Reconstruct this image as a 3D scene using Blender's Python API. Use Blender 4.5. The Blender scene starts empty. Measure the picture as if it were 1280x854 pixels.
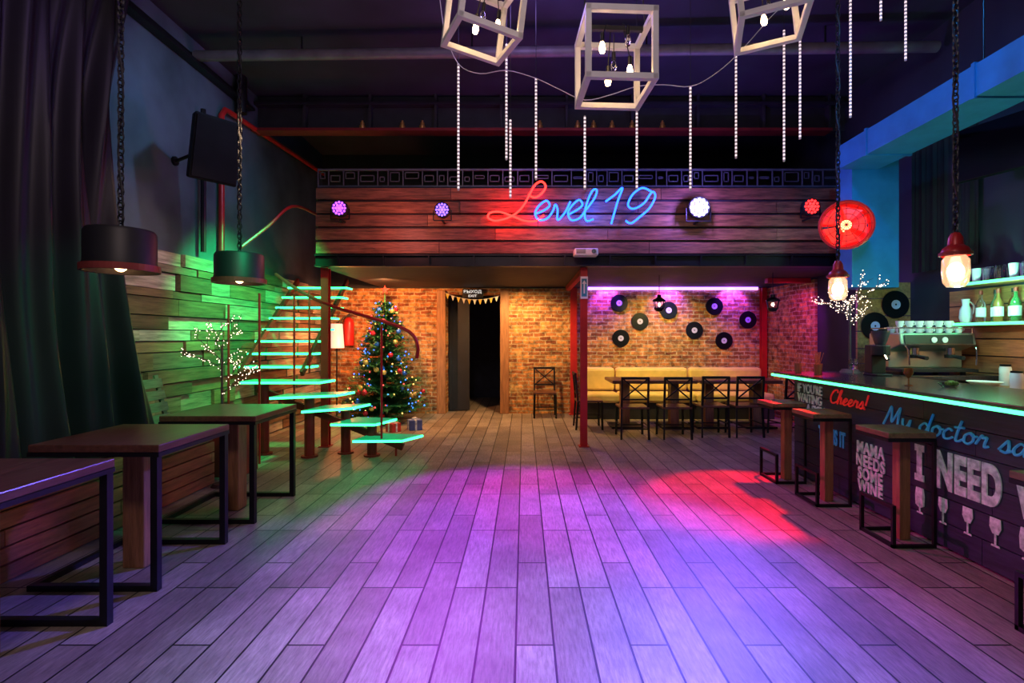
import bpy, bmesh, math, random
from mathutils import Vector, Matrix, Euler
random.seed(7)
scene = bpy.context.scene
F=640.; VX=655.; VY=420.; H=1.5
def P(px,py,d): return Vector(((px-VX)*d/F, d, H-(py-VY)*d/F))
V=Vector
# ------------------------------------------------------------------ mesh builder
class MB:
    def __init__(s): s.bm=bmesh.new()
    def box(s,c,size,rot=None):
        m=Matrix.Translation(V(c))@(Euler(rot).to_matrix().to_4x4() if rot else Matrix())@Matrix.Diagonal((size[0],size[1],size[2],1))
        bmesh.ops.create_cube(s.bm,size=1,matrix=m); return s
    def bb(s,x0,x1,y0,y1,z0,z1):
        return s.box(((x0+x1)/2,(y0+y1)/2,(z0+z1)/2),(abs(x1-x0),abs(y1-y0),abs(z1-z0)))
    def cyl(s,p0,p1,r,r2=None,seg=12):
        p0=V(p0);p1=V(p1);v=p1-p0
        m=Matrix.Translation((p0+p1)/2)@v.to_track_quat('Z','Y').to_matrix().to_4x4()
        bmesh.ops.create_cone(s.bm,cap_ends=True,segments=seg,radius1=r,radius2=r if r2 is None else r2,depth=v.length,matrix=m); return s
    def beam(s,p0,p1,w,h=None):
        p0=V(p0);p1=V(p1);v=p1-p0
        m=Matrix.Translation((p0+p1)/2)@v.to_track_quat('Z','Y').to_matrix().to_4x4()@Matrix.Diagonal((w,h or w,v.length,1))
        bmesh.ops.create_cube(s.bm,size=1,matrix=m); return s
    def sph(s,c,r,sc=(1,1,1),u=12,v=8):
        m=Matrix.Translation(V(c))@Matrix.Diagonal((sc[0],sc[1],sc[2],1))
        bmesh.ops.create_uvsphere(s.bm,u_segments=u,v_segments=v,radius=r,matrix=m); return s
    def ico(s,c,r):
        bmesh.ops.create_icosphere(s.bm,subdivisions=1,radius=r,matrix=Matrix.Translation(V(c))); return s
    def lathe(s,prof,c=(0,0,0),seg=24,mat=None):
        c=V(c); rings=[]
        for r,z in prof:
            ring=[]
            for i in range(seg):
                a=2*math.pi*i/seg
                p=V((max(r,1e-4)*math.cos(a),max(r,1e-4)*math.sin(a),z))
                if mat: p=mat@p
                ring.append(s.bm.verts.new(p+c))
            rings.append(ring)
        for a,b in zip(rings,rings[1:]):
            for i in range(seg):
                s.bm.faces.new((a[i],a[(i+1)%seg],b[(i+1)%seg],b[i]))
        return s
    def sweep(s,pts,r,seg=6,closed=False):
        pts=[V(p) for p in pts]; n=len(pts); rings=[]; ref=None
        for i,p in enumerate(pts):
            if closed: t=pts[(i+1)%n]-pts[i-1]
            else: t=pts[min(i+1,n-1)]-pts[max(i-1,0)]
            if t.length<1e-9: t=V((0,0,1))
            t.normalize()
            if ref is None:
                ref=V((0,0,1)) if abs(t.z)<.9 else V((1,0,0))
            nn=ref-t*ref.dot(t)
            if nn.length<1e-4: nn=t.orthogonal()
            nn.normalize(); ref=nn; b=t.cross(nn)
            rings.append([s.bm.verts.new(p+(nn*math.cos(2*math.pi*k/seg)+b*math.sin(2*math.pi*k/seg))*r) for k in range(seg)])
        rng=range(n) if closed else range(n-1)
        for i in rng:
            a=rings[i]; c=rings[(i+1)%n]
            for k in range(seg):
                s.bm.faces.new((a[k],a[(k+1)%seg],c[(k+1)%seg],c[k]))
        if not closed:
            s.bm.faces.new(rings[0][::-1]); s.bm.faces.new(rings[-1])
        return s
    def face(s,pts):
        s.bm.faces.new([s.bm.verts.new(V(p)) for p in pts]); return s
    def slab(s,pts,off):
        off=V(off); a=[s.bm.verts.new(V(p)) for p in pts]; b=[s.bm.verts.new(V(p)+off) for p in pts]
        s.bm.faces.new(a); s.bm.faces.new(b[::-1]); n=len(a)
        for i in range(n): s.bm.faces.new((a[i],b[i],b[(i+1)%n],a[(i+1)%n]))
        return s
def smooth_pts(pts,sub=6):
    pts=[V(p) for p in pts]; out=[]
    for i in range(len(pts)-1):
        p0=pts[max(i-1,0)];p1=pts[i];p2=pts[i+1];p3=pts[min(i+2,len(pts)-1)]
        for k in range(sub):
            t=k/sub
            out.append(.5*((2*p1)+(p2-p0)*t+(2*p0-5*p1+4*p2-p3)*t*t+(-p0+3*p1-3*p2+p3)*t**3))
    out.append(pts[-1]); return out
def mkobj(name,mb,mat,smooth=False,bevel=0):
    bmesh.ops.recalc_face_normals(mb.bm,faces=mb.bm.faces)
    me=bpy.data.meshes.new(name); mb.bm.to_mesh(me); mb.bm.free()
    if smooth:
        for p in me.polygons: p.use_smooth=True
        try: me.set_sharp_from_angle(angle=math.radians(40))
        except Exception: pass
    me.materials.append(mat)
    ob=bpy.data.objects.new(name,me); scene.collection.objects.link(ob)
    if bevel:
        b=ob.modifiers.new('bevel','BEVEL'); b.width=bevel; b.segments=2; b.limit_method='ANGLE'
    return ob
def thing(name,label,cat,loc=(0,0,0),rz=0,group=None,rot=None):
    ob=bpy.data.objects.new(name,None); scene.collection.objects.link(ob)
    ob.empty_display_size=.1; ob.location=loc; ob.rotation_euler=rot or (0,0,rz)
    ob['label']=label; ob['category']=cat
    if group: ob['group']=group
    return ob
def part(name,mb,mat,parent,label=None,smooth=False,bevel=0,stuff=False):
    ob=mkobj(name,mb,mat,smooth,bevel); ob.parent=parent
    if label: ob['label']=label
    if stuff: ob['kind']='stuff'
    return ob
def solo(name,label,cat,mb,mat,loc=(0,0,0),rot=(0,0,0),group=None,smooth=False,bevel=0):
    ob=mkobj(name,mb,mat,smooth,bevel); ob.location=loc; ob.rotation_euler=rot
    ob['label']=label; ob['category']=cat
    if group: ob['group']=group
    return ob
def struct(name,mb,mat,bevel=0,smooth=False):
    ob=mkobj(name,mb,mat,smooth,bevel); ob['kind']='structure'; return ob
def clone(root,loc,rz=None,label=None,rot=None):
    def rec(o,par):
        c=o.copy(); scene.collection.objects.link(c)
        if par: c.parent=par
        for ch in [x for x in bpy.data.objects if x.parent==o and x.name in kids]: rec(ch,c)
        return c
    kids={x.name for x in root.children_recursive}
    c=rec(root,None); c.location=loc
    if rz is not None: c.rotation_euler=(0,0,rz)
    if rot is not None: c.rotation_euler=rot
    if label: c['label']=label
    return c
# ------------------------------------------------------------------ materials
def nm(name):
    m=bpy.data.materials.new(name); m.use_nodes=True; nt=m.node_tree
    return m,nt,nt.nodes['Principled BSDF']
def N(nt,t,**k):
    n=nt.nodes.new(t)
    for a,b in k.items(): setattr(n,a,b)
    return n
def rgba(c): return (c[0],c[1],c[2],1)
def mat(name,c,rough=.6,metal=0,noise=.25,ns=6,bump=0.,stretch=(1,1,1),spec=.5,coat=0,trans=0,em=None,es=0):
    m,nt,b=nm(name); L=nt.links.new
    tc=N(nt,'ShaderNodeTexCoord'); mp=N(nt,'ShaderNodeMapping'); mp.inputs['Scale'].default_value=stretch
    L(tc.outputs['Object'],mp.inputs[0])
    n=N(nt,'ShaderNodeTexNoise'); n.inputs['Scale'].default_value=ns; n.inputs['Detail'].default_value=5
    L(mp.outputs[0],n.inputs['Vector'])
    r=N(nt,'ShaderNodeValToRGB'); r.color_ramp.elements[0].position=.3; r.color_ramp.elements[1].position=.7
    r.color_ramp.elements[0].color=rgba([x*(1-noise) for x in c]); r.color_ramp.elements[1].color=rgba([min(1,x*(1+noise)) for x in c])
    L(n.outputs['Fac'],r.inputs[0]); L(r.outputs[0],b.inputs['Base Color'])
    b.inputs['Roughness'].default_value=rough; b.inputs['Metallic'].default_value=metal
    b.inputs['Coat Weight'].default_value=coat; b.inputs['Transmission Weight'].default_value=trans
    b.inputs['Specular IOR Level'].default_value=spec
    if em: b.inputs['Emission Color'].default_value=rgba(em); b.inputs['Emission Strength'].default_value=es
    if bump:
        bp=N(nt,'ShaderNodeBump'); bp.inputs['Strength'].default_value=bump; bp.inputs['Distance'].default_value=.02
        L(n.outputs['Fac'],bp.inputs['Height']); L(bp.outputs[0],b.inputs['Normal'])
    return m
def emis(name,c,s):
    m,nt,b=nm(name); b.inputs['Base Color'].default_value=rgba([x*.3 for x in c])
    b.inputs['Emission Color'].default_value=rgba(c); b.inputs['Emission Strength'].default_value=s
    return m
def wood(name,cols,rough=.6,stretch=(1,12,12),ns=3,bump=.35,var=.5):
    m,nt,b=nm(name); L=nt.links.new
    g=N(nt,'ShaderNodeNewGeometry'); r=N(nt,'ShaderNodeValToRGB')
    e=r.color_ramp.elements
    while len(e)<len(cols): e.new(.5)
    for i,c in enumerate(cols): e[i].position=i/(len(cols)-1)
    for i,c in enumerate(cols): e[i].color=rgba(c)
    L(g.outputs['Random Per Island'],r.inputs[0])
    tc=N(nt,'ShaderNodeTexCoord'); mp=N(nt,'ShaderNodeMapping'); mp.inputs['Scale'].default_value=stretch
    L(tc.outputs['Object'],mp.inputs[0])
    n=N(nt,'ShaderNodeTexNoise'); n.inputs['Scale'].default_value=ns; n.inputs['Detail'].default_value=8; n.inputs['Roughness'].default_value=.65
    L(mp.outputs[0],n.inputs['Vector'])
    mr=N(nt,'ShaderNodeMapRange'); mr.inputs[1].default_value=.3; mr.inputs[2].default_value=.7; mr.inputs[3].default_value=1-var; mr.inputs[4].default_value=1+var*.6
    L(n.outputs['Fac'],mr.inputs[0])
    mx=N(nt,'ShaderNodeVectorMath',operation='SCALE'); L(r.outputs[0],mx.inputs[0]); L(mr.outputs[0],mx.inputs['Scale'])
    L(mx.outputs[0],b.inputs['Base Color']); b.inputs['Roughness'].default_value=rough
    bp=N(nt,'ShaderNodeBump'); bp.inputs['Strength'].default_value=bump; bp.inputs['Distance'].default_value=.01
    L(n.outputs['Fac'],bp.inputs['Height']); L(bp.outputs[0],b.inputs['Normal'])
    return m
def floor_mat():
    m,nt,b=nm('plank_floor'); L=nt.links.new
    tc=N(nt,'ShaderNodeTexCoord'); mp=N(nt,'ShaderNodeMapping'); mp.inputs['Rotation'].default_value=(0,0,math.radians(90)); mp.inputs['Location'].default_value=(.35,.04,0)
    L(tc.outputs['Object'],mp.inputs[0])
    br=N(nt,'ShaderNodeTexBrick'); br.offset=.37; br.offset_frequency=3
    for k,v in (('Scale',1),('Mortar Size',.0055),('Brick Width',.9),('Row Height',.185),('Bias',0),('Mortar Smooth',.1)): br.inputs[k].default_value=v
    br.inputs['Color1'].default_value=(.42,.355,.31,1); br.inputs['Color2'].default_value=(.25,.2,.17,1); br.inputs['Mortar'].default_value=(.01,.01,.012,1)
    L(mp.outputs[0],br.inputs['Vector'])
    m2=N(nt,'ShaderNodeMapping'); m2.inputs['Scale'].default_value=(18,2,1); L(tc.outputs['Object'],m2.inputs[0])
    n=N(nt,'ShaderNodeTexNoise'); n.inputs['Scale'].default_value=4; n.inputs['Detail'].default_value=9; n.inputs['Roughness'].default_value=.75; L(m2.outputs[0],n.inputs['Vector'])
    mr=N(nt,'ShaderNodeMapRange'); mr.inputs[1].default_value=.33; mr.inputs[2].default_value=.67; mr.inputs[3].default_value=.5; mr.inputs[4].default_value=1.3
    L(n.outputs['Fac'],mr.inputs[0])
    n3=N(nt,'ShaderNodeTexNoise'); n3.inputs['Scale'].default_value=2.5; n3.inputs['Detail'].default_value=6; L(tc.outputs['Object'],n3.inputs['Vector'])
    mr3=N(nt,'ShaderNodeMapRange'); mr3.inputs[1].default_value=.35; mr3.inputs[2].default_value=.65; mr3.inputs[3].default_value=.75; mr3.inputs[4].default_value=1.1; L(n3.outputs['Fac'],mr3.inputs[0])
    mm=N(nt,'ShaderNodeMath',operation='MULTIPLY'); L(mr.outputs[0],mm.inputs[0]); L(mr3.outputs[0],mm.inputs[1])
    mx=N(nt,'ShaderNodeVectorMath',operation='SCALE'); L(br.outputs['Color'],mx.inputs[0]); L(mm.outputs[0],mx.inputs['Scale']); L(mx.outputs[0],b.inputs['Base Color'])
    mr2=N(nt,'ShaderNodeMapRange'); mr2.inputs[3].default_value=.3; mr2.inputs[4].default_value=.56; L(n.outputs['Fac'],mr2.inputs[0]); L(mr2.outputs[0],b.inputs['Roughness'])
    ad=N(nt,'ShaderNodeMath',operation='MULTIPLY_ADD'); ad.inputs[1].default_value=-1.0; L(br.outputs['Fac'],ad.inputs[0])
    ml=N(nt,'ShaderNodeMath',operation='MULTIPLY'); ml.inputs[1].default_value=.4; L(n.outputs['Fac'],ml.inputs[0]); L(ml.outputs[0],ad.inputs[2])
    bp=N(nt,'ShaderNodeBump'); bp.inputs['Strength'].default_value=.6; bp.inputs['Distance'].default_value=.006
    L(ad.outputs[0],bp.inputs['Height']); L(bp.outputs[0],b.inputs['Normal'])
    return m
def brick_mat(name,ax):
    m,nt,b=nm(name); L=nt.links.new
    tc=N(nt,'ShaderNodeTexCoord'); sp=N(nt,'ShaderNodeSeparateXYZ'); cb=N(nt,'ShaderNodeCombineXYZ')
    L(tc.outputs['Object'],sp.inputs[0]); L(sp.outputs[ax],cb.inputs[0]); L(sp.outputs[2],cb.inputs[1])
    nz=N(nt,'ShaderNodeTexNoise'); nz.inputs['Scale'].default_value=6; L(tc.outputs['Object'],nz.inputs['Vector'])
    sc=N(nt,'ShaderNodeVectorMath',operation='SCALE'); sc.inputs['Scale'].default_value=.05; L(nz.outputs['Color'],sc.inputs[0])
    ad=N(nt,'ShaderNodeVectorMath',operation='ADD'); L(cb.outputs[0],ad.inputs[0]); L(sc.outputs[0],ad.inputs[1])
    br=N(nt,'ShaderNodeTexBrick')
    for k,v in (('Scale',1),('Mortar Size',.010),('Brick Width',.22),('Row Height',.072),('Bias',0),('Mortar Smooth',.25)): br.inputs[k].default_value=v
    br.inputs['Color1'].default_value=(.75,.33,.1,1); br.inputs['Color2'].default_value=(.26,.07,.03,1); br.inputs['Mortar'].default_value=(.56,.44,.28,1)
    L(ad.outputs[0],br.inputs['Vector'])
    n=N(nt,'ShaderNodeTexNoise'); n.inputs['Scale'].default_value=1.8; n.inputs['Detail'].default_value=9; n.inputs['Roughness'].default_value=.75; L(tc.outputs['Object'],n.inputs['Vector'])
    r=N(nt,'ShaderNodeValToRGB'); r.color_ramp.elements[0].position=.54; r.color_ramp.elements[1].position=.62
    r.color_ramp.elements[0].color=(0,0,0,1); r.color_ramp.elements[1].color=(.6,.6,.6,1); L(n.outputs['Fac'],r.inputs[0])
    mx=N(nt,'ShaderNodeMix',data_type='RGBA'); L(r.outputs[0],mx.inputs[0]); L(br.outputs['Color'],mx.inputs[6]); mx.inputs[7].default_value=(.66,.46,.18,1)
    n2=N(nt,'ShaderNodeTexNoise'); n2.inputs['Scale'].default_value=9; n2.inputs['Detail'].default_value=8; n2.inputs['Roughness'].default_value=.65; L(tc.outputs['Object'],n2.inputs['Vector'])
    mr=N(nt,'ShaderNodeMapRange'); mr.inputs[1].default_value=.35; mr.inputs[2].default_value=.65; mr.inputs[3].default_value=.3; mr.inputs[4].default_value=1.3; L(n2.outputs['Fac'],mr.inputs[0])
    sv=N(nt,'ShaderNodeVectorMath',operation='SCALE'); L(mx.outputs[2],sv.inputs[0]); L(mr.outputs[0],sv.inputs['Scale']); L(sv.outputs[0],b.inputs['Base Color'])
    b.inputs['Roughness'].default_value=.9
    mm=N(nt,'ShaderNodeMath',operation='MULTIPLY_ADD'); mm.inputs[1].default_value=-.8; L(br.outputs['Fac'],mm.inputs[0]); L(n2.outputs['Fac'],mm.inputs[2])
    bp=N(nt,'ShaderNodeBump'); bp.inputs['Strength'].default_value=.9; bp.inputs['Distance'].default_value=.03; L(mm.outputs[0],bp.inputs['Height']); L(bp.outputs[0],b.inputs['Normal'])
    return m
def led_dots():
    m,nt,b=nm('led_dots'); L=nt.links.new
    tc=N(nt,'ShaderNodeTexCoord'); sp=N(nt,'ShaderNodeSeparateXYZ'); L(tc.outputs['Object'],sp.inputs[0])
    mu=N(nt,'ShaderNodeMath',operation='MULTIPLY'); mu.inputs[1].default_value=28; L(sp.outputs[2],mu.inputs[0])
    fr=N(nt,'ShaderNodeMath',operation='FRACT'); L(mu.outputs[0],fr.inputs[0])
    gt=N(nt,'ShaderNodeMath',operation='GREATER_THAN'); gt.inputs[1].default_value=.5; L(fr.outputs[0],gt.inputs[0])
    ms=N(nt,'ShaderNodeMath',operation='MULTIPLY_ADD'); ms.inputs[1].default_value=1.0; ms.inputs[2].default_value=.12; L(gt.outputs[0],ms.inputs[0])
    b.inputs['Base Color'].default_value=(.3,.3,.3,1); b.inputs['Emission Color'].default_value=(1,.74,.78,1); L(ms.outputs[0],b.inputs['Emission Strength'])
    return m
M_floor=floor_mat(); M_brick=brick_mat('old_brick',0); M_brick2=brick_mat('old_brick_side',1)
M_black=mat('black_metal',(.018,.018,.022),.4,.6,.2)
M_blackp=mat('black_plastic',(.012,.012,.015),.5)
M_spk=mat('speaker_black',(.006,.006,.008),.8,spec=.15)
M_dark=mat('dark_paint',(.02,.018,.028),.7,bump=.3)
M_ceil=mat('ceiling_paint',(.028,.022,.05),.8,ns=1.3,noise=.4,bump=.4)
M_wallup=mat('slate_plaster',(.07,.1,.14),.75,ns=1.2,noise=.5,bump=.35)
M_wallr=mat('navy_plaster',(.02,.022,.045),.75,ns=1.5,noise=.3,bump=.2)
M_red=mat('red_painted_steel',(.5,.02,.02),.35,.1,.15)
M_redd=mat('dark_red_paint',(.3,.02,.02),.5,.1,.2)
M_flange=mat('flange_red',(.18,.012,.015),.6,.1,.2)
M_panel=wood('reclaimed_planks',[(.12,.07,.035),(.26,.16,.085),(.15,.09,.045),(.58,.5,.38),(.12,.07,.04),(.34,.21,.11),(.19,.12,.06),(.7,.64,.54)],.65,(10,1,12),2.5,var=.65)
M_fascia=wood('fascia_boards',[(.3,.1,.045),(.46,.19,.09),(.2,.07,.04),(.38,.14,.07)],.5,(1.2,12,12),3,var=.8)
M_slat=wood('bench_slats',[(.32,.085,.045),(.42,.13,.07),(.25,.07,.04)],.5,(10,1.2,12),3)
M_post=wood('timber_post',[(.38,.17,.075),(.33,.15,.065)],.55,(14,14,1.2),3)
M_top=wood('dark_table_top',[(.13,.05,.03),(.16,.065,.04)],.28,(12,1.5,12),3,bump=.15)
M_seat=wood('stool_top_wood',[(.22,.11,.06),(.28,.14,.08)],.4,(12,2,12),3)
M_barw=wood('blue_black_boards',[(.02,.028,.065),(.035,.045,.09),(.025,.033,.07)],.45,(12,1.2,12),3)
M_bart=mat('counter_top',(.045,.025,.028),.2,0,.4,8,stretch=(6,1,6))
M_blue=mat('blue_duct_paint',(.03,.22,.45),.5,.1,.12)
M_shelfw=wood('shelf_wood',[(.4,.17,.07),(.5,.23,.09),(.34,.14,.06)],.55,(12,1.2,12),3)
M_white=mat('white_paint',(.78,.76,.78),.45,0,.08)
M_whitep=mat('white_plastic',(.8,.8,.82),.35,0,.03)
M_steel=mat('brushed_steel',(.42,.46,.46),.3,.85,.1)
M_chrome=mat('chrome',(.75,.75,.78),.1,1,.03)
M_brass=mat('brass',(.7,.35,.1),.35,.6,.2)
M_vinyl=mat('vinyl',(.004,.004,.008),.3,0,.1,spec=.25)
M_lab=mat('vinyl_label',(.5,.5,.85),.5,0,.1)
M_cush=mat('tan_leather',(.78,.58,.22),.45,0,.1)
M_green=mat('fir_needles',(.05,.2,.06),.6,0,.5,20)
M_glass=mat('clear_glass',(.9,.95,.93),.05,0,.02,trans=1)
M_bgl=mat('green_bottle_glass',(.1,.3,.12),.08,0,.1,trans=.6)
M_amb=mat('amber_bottle',(.4,.18,.05),.1,0,.1,trans=.4)
M_curt=mat('satin_curtain',(.009,.007,.012),.5,0,.3,2,bump=.1,spec=.4)
M_drape=mat('black_cloth',(.008,.008,.011),.85,0,.3,4)
M_chalkw=mat('white_chalk_paint_glow',(.75,.75,.8),.8,0,.6,22,em=(.8,.8,.9),es=.04)  # faint light put into the white paint as emission
M_chalkb=mat('blue_chalk_paint_glow',(.1,.5,.95),.8,0,.3,14,em=(.05,.4,1),es=.06)  # slight glow put into the blue paint to brighten the script
M_chalkr=mat('red_chalk_paint_glow',(.9,.05,.05),.8,0,.3,14,em=(1,.03,.03),es=.2)  # emission put into the red paint against the shade of the counter overhang
M_rubber=mat('cable_rubber',(.02,.02,.02),.6)
E_green=emis('led_green',(.06,1,.28),4); E_greens=emis('led_green_step',(.03,1,.22),6)
E_mag=emis('led_violet',(.4,.14,1),5)
E_bulb=emis('bulb_warm',(1,.62,.28),34); E_lamp=emis('lamp_warm',(1,.5,.2),16); E_tiny=emis('fairy_warm',(1,.72,.52),6)
E_blue=emis('neon_blue',(.008,.06,1),9); E_red=emis('neon_red',(1,.014,.01),9)
E_par_p=emis('par_purple',(.42,.07,1),3); E_par_b=emis('par_blue',(.5,.5,1),16); E_par_r=emis('par_red',(1,.02,.02),4)
E_fb=emis('fairy_blue',(.03,.15,1),6); E_fr=emis('fairy_red',(1,.05,.05),5); E_fy=emis('fairy_amber',(1,.45,.1),5)
M_dots=led_dots()
# ------------------------------------------------------------------ text
def text(s,mat_,parent,loc,rot,w,h,name='lettering',shear=0,off=0.,label=None):
    cu=bpy.data.curves.new('lettering','FONT'); cu.body=s; cu.shear=shear; cu.offset=off; cu.extrude=.004; cu.space_line=.8; cu.align_x='CENTER'
    if off>.02: cu.space_character=1.12
    o=bpy.data.objects.new('tmp',cu); scene.collection.objects.link(o); bpy.context.view_layer.update()
    me=bpy.data.meshes.new_from_object(o.evaluated_get(bpy.context.evaluated_depsgraph_get()))
    bpy.data.objects.remove(o)
    xs=[v.co.x for v in me.vertices]; ys=[v.co.y for v in me.vertices]
    a,b_,c,d_=min(xs),max(xs),min(ys),max(ys)
    for v in me.vertices:
        v.co.x=(v.co.x-a)*w/(b_-a); v.co.y=(v.co.y-c)*h/(d_-c)
    me.materials.clear(); me.materials.append(mat_)
    o=bpy.data.objects.new(name,me); scene.collection.objects.link(o); o.parent=parent; o.location=loc; o.rotation_euler=rot
    o['label']=label or ('painted words '+s.replace('\n',' '))
    return o
ROT_BAR=(math.radians(90),0,math.radians(-90)); ROT_F=(math.radians(90),0,0)
G={
'M':([[(0,0),(.12,.5),(.22,1),(.3,.6),(.36,.2),(.5,.6),(.62,1),(.62,.5),(.66,0),(.74,.05)]],.82),
'y':([[(0,.5),(.02,.25),(.12,.08),(.25,.2),(.32,.5),(.3,.1),(.22,-.3),(.1,-.4),(.08,-.25),(.25,-.05),(.42,.1)]],.42),
'd':([[(.32,.4),(.18,.5),(.03,.3),(.08,.05),(.22,.08),(.34,.35),(.42,1),(.36,.4),(.38,.05),(.48,.08)]],.48),
'o':([[(.18,.5),(.04,.35),(.06,.08),(.2,.02),(.32,.2),(.28,.45),(.18,.5),(.3,.38),(.42,.4)]],.42),
'c':([[(.3,.42),(.18,.5),(.04,.3),(.08,.05),(.22,.03),(.36,.15)]],.36),
't':([[(.18,.95),(.12,.4),(.12,.06),(.22,.03),(.34,.15)],[(.0,.62),(.3,.66)]],.34),
'r':([[(0,.1),(.1,.45),(.14,.5),(.16,.4),(.28,.45),(.26,.2),(.28,.04),(.38,.1)]],.38),
's':([[(0,.1),(.15,.45),(.2,.5),(.26,.2),(.2,.03),(.06,.06)],[(.2,.03),(.36,.14)]],.36),
'a':([[(.3,.42),(.16,.5),(.03,.25),(.1,.03),(.24,.15),(.32,.48),(.32,.1),(.38,.03),(.46,.12)]],.46),
'C':([[(.5,.8),(.42,1),(.2,.9),(.04,.5),(.1,.1),(.3,0),(.5,.15)]],.54),
'h':([[(0,.1),(.14,.6),(.22,1),(.14,.95),(.08,.4),(.06,0),(.12,.35),(.24,.5),(.28,.3),(.28,.05),(.4,.1)]],.4),
'e':([[(0,.15),(.14,.2),(.28,.4),(.18,.5),(.06,.3),(.1,.05),(.24,.03),(.36,.15)]],.36),
'!':([[(.12,1),(.06,.3)],[(.03,.05),(.035,.0)]],.2),' ':([],.3)}
def script(s,mat_,parent,loc,w,h,r,label):
    tot=sum(G[c][1] for c in s); mb=MB(); x=0
    for c in s:
        for st in G[c][0]:
            pts=[(0,-((x+a+b*.18)*w/tot),b*h) for a,b in st]
            mb.sweep(smooth_pts(pts,5),r,6)
        x+=G[c][1]
    o=part('lettering',mb,mat_,parent,label); o.location=loc; return o
# ================================================================== STRUCTURE
XL=-3.9; XR=4.7; YB=9.9; ZC=5.0
struct('floor',MB().bb(XL-.3,XR+.3,-1.2,12.6,-.1,0),M_floor)
struct('ceiling',MB().bb(XL-.3,XR+.3,-1.2,10.2,ZC,ZC+.15),M_ceil)
struct('wall_left',MB().bb(XL-.2,XL,-1.2,10.1,0,ZC),M_wallup)
struct('wall_right',MB().bb(XR,XR+.2,-1.2,10.1,0,ZC),M_wallr)
DX0,DX1=-1.51,-.46
mb=MB(); mb.bb(XL,DX0,YB,YB+.3,0,2.42).bb(DX1,XR,YB,YB+.3,0,2.42).bb(DX0,DX1,YB,YB+.3,2.3,2.42)
struct('wall_back',mb,M_brick)
struct('wall_upper_back',MB().bb(XL,XR,YB,YB+.3,2.43,ZC),M_dark)
struct('trim_6',MB().bb(XR-.04,XR-.001,8.2,YB-.001,0,2.41),M_brick2)
mb=MB(); mb.bb(DX0-.5,DX0-.4,YB+.3,12.5,0,2.6).bb(DX1+.4,DX1+.5,YB+.3,12.5,0,2.6).bb(DX0-.5,DX1+.5,12.5,12.6,0,2.6).bb(DX0-.5,DX1+.5,YB+.3,12.6,2.6,2.7)
struct('wall_corridor',mb,mat('corridor_navy',(.03,.035,.07),.8))
mb=MB(); mb.bb(DX0-.17,DX0,YB-.06,YB+.05,0,2.38).bb(DX1,DX1+.17,YB-.06,YB+.05,0,2.38)
struct('trim_1',mb,M_post,bevel=.01)
struct('door_1',MB().bb(DX0+.02,DX0+.06,YB+.3,YB+1.2,.02,2.25).bb(DX0+.06,DX0+.42,YB+.32,YB+.36,.02,2.25),mat('door_leaf',(.008,.01,.02),.6))
mb=MB(); z=.02
while z<2.42:
    h=random.choice([.09,.12,.15,.19]); y=4.55-random.random()*.15
    while y<YB-.02:
        l=random.uniform(.4,1.5); y2=min(YB-.01,y+l); th=random.uniform(.02,.08)
        mb.bb(XL,XL+th,y,y2-.008,z,min(z+h-.012,2.47)); y=y2
    z+=h
struct('trim_2',mb,M_panel)
mb=MB(); mb.bb(XL,XR,7.5,7.62,4.5,ZC-.001)
for i in range(9): mb.bb(-3.2+i*.95,-3.16+i*.95,7.4,7.5,4.5,ZC-.002)
mb.bb(XL,XR,7.38,7.5,4.84,4.88)
struct('trim_3',mb,mat('girder_paint',(.022,.022,.035),.6))
struct('trim_4',MB().bb(XL,XR-.3,7.3,7.5,4.43,4.47),M_flange)
# ================================================================== MEZZANINE
mz=thing('mezzanine','timber-clad mezzanine balcony with dark steel edge beam','mezzanine',(0,6.86,0))
FX0,FX1=-2.77,4.52
part('deck',MB().bb(FX0,XR-.05,0.0,YB-6.87,2.44,2.57),M_dark,mz)
mb=MB()
for i in range(5):
    z0=2.6+i*.18; x=FX0
    while x<FX1-.01:
        l=random.uniform(1.4,3.0); x2=min(FX1,x+l); mb.bb(x,x2-.006,-.045+random.uniform(-.008,.008),0,z0,z0+.148); x=x2
part('fascia',mb,M_fascia,mz,'weathered reddish brown horizontal boards')
part('fascia_backing',MB().bb(FX0,FX1+.1,.002,.06,2.58,3.5),M_dark,mz)
mb=MB(); mb.bb(FX0,FX1+.1,-.06,-.001,2.42,2.585).bb(FX0,FX1+.1,-.1,-.06,2.42,2.44).bb(FX0,FX1+.1,-.1,-.06,2.56,2.58)
for i in range(12): mb.bb(FX0+.3+i*.6,FX0+.32+i*.6,-.1,-.06,2.44,2.56)
part('edge_beam',mb,M_black,mz)
mb=MB()
mb.bb(FX0,FX1,.01,.035,3.5,3.52).bb(FX0,FX1,.01,.035,3.72,3.745)
x=FX0
while x<FX1-.2:
    w=random.choice([.1,.16,.22]); z1=3.52+random.choice([.05,.09]); z2=3.7-random.choice([0,.04,.06])
    mb.bb(x,x+.012,.01,.03,3.52,3.72)
    for a,b_,c,d_ in ((x+.03,x+w,z1,z1+.01),(x+.03,x+w,z2-.01,z2),(x+.03,x+.04,z1,z2),(x+w-.01,x+w,z1,z2)): mb.bb(a,b_,.012,.028,c,d_)
    x+=w+.04
part('railing',mb,mat('railing_iron',(.12,.13,.17),.4,.5),mz)
def post(x,y,lab,w=.09):
    z1=2.418
    mb=MB(); mb.bb(x-w/2,x+w/2,y-w/2,y-w/2+.014,0,z1).bb(x-w/2,x+w/2,y+w/2-.014,y+w/2,0,z1).bb(x-.012,x+.012,y-w/2+.014,y+w/2-.014,0,z1)
    mb.bb(x-w*.75,x+w*.75,y-w*.75,y+w*.75,0,.012)
    t=thing('support_post',lab,'column',(0,0,0),group='red steel posts under the mezzanine')
    part('steel_section',mb,M_red,t); return t
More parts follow.
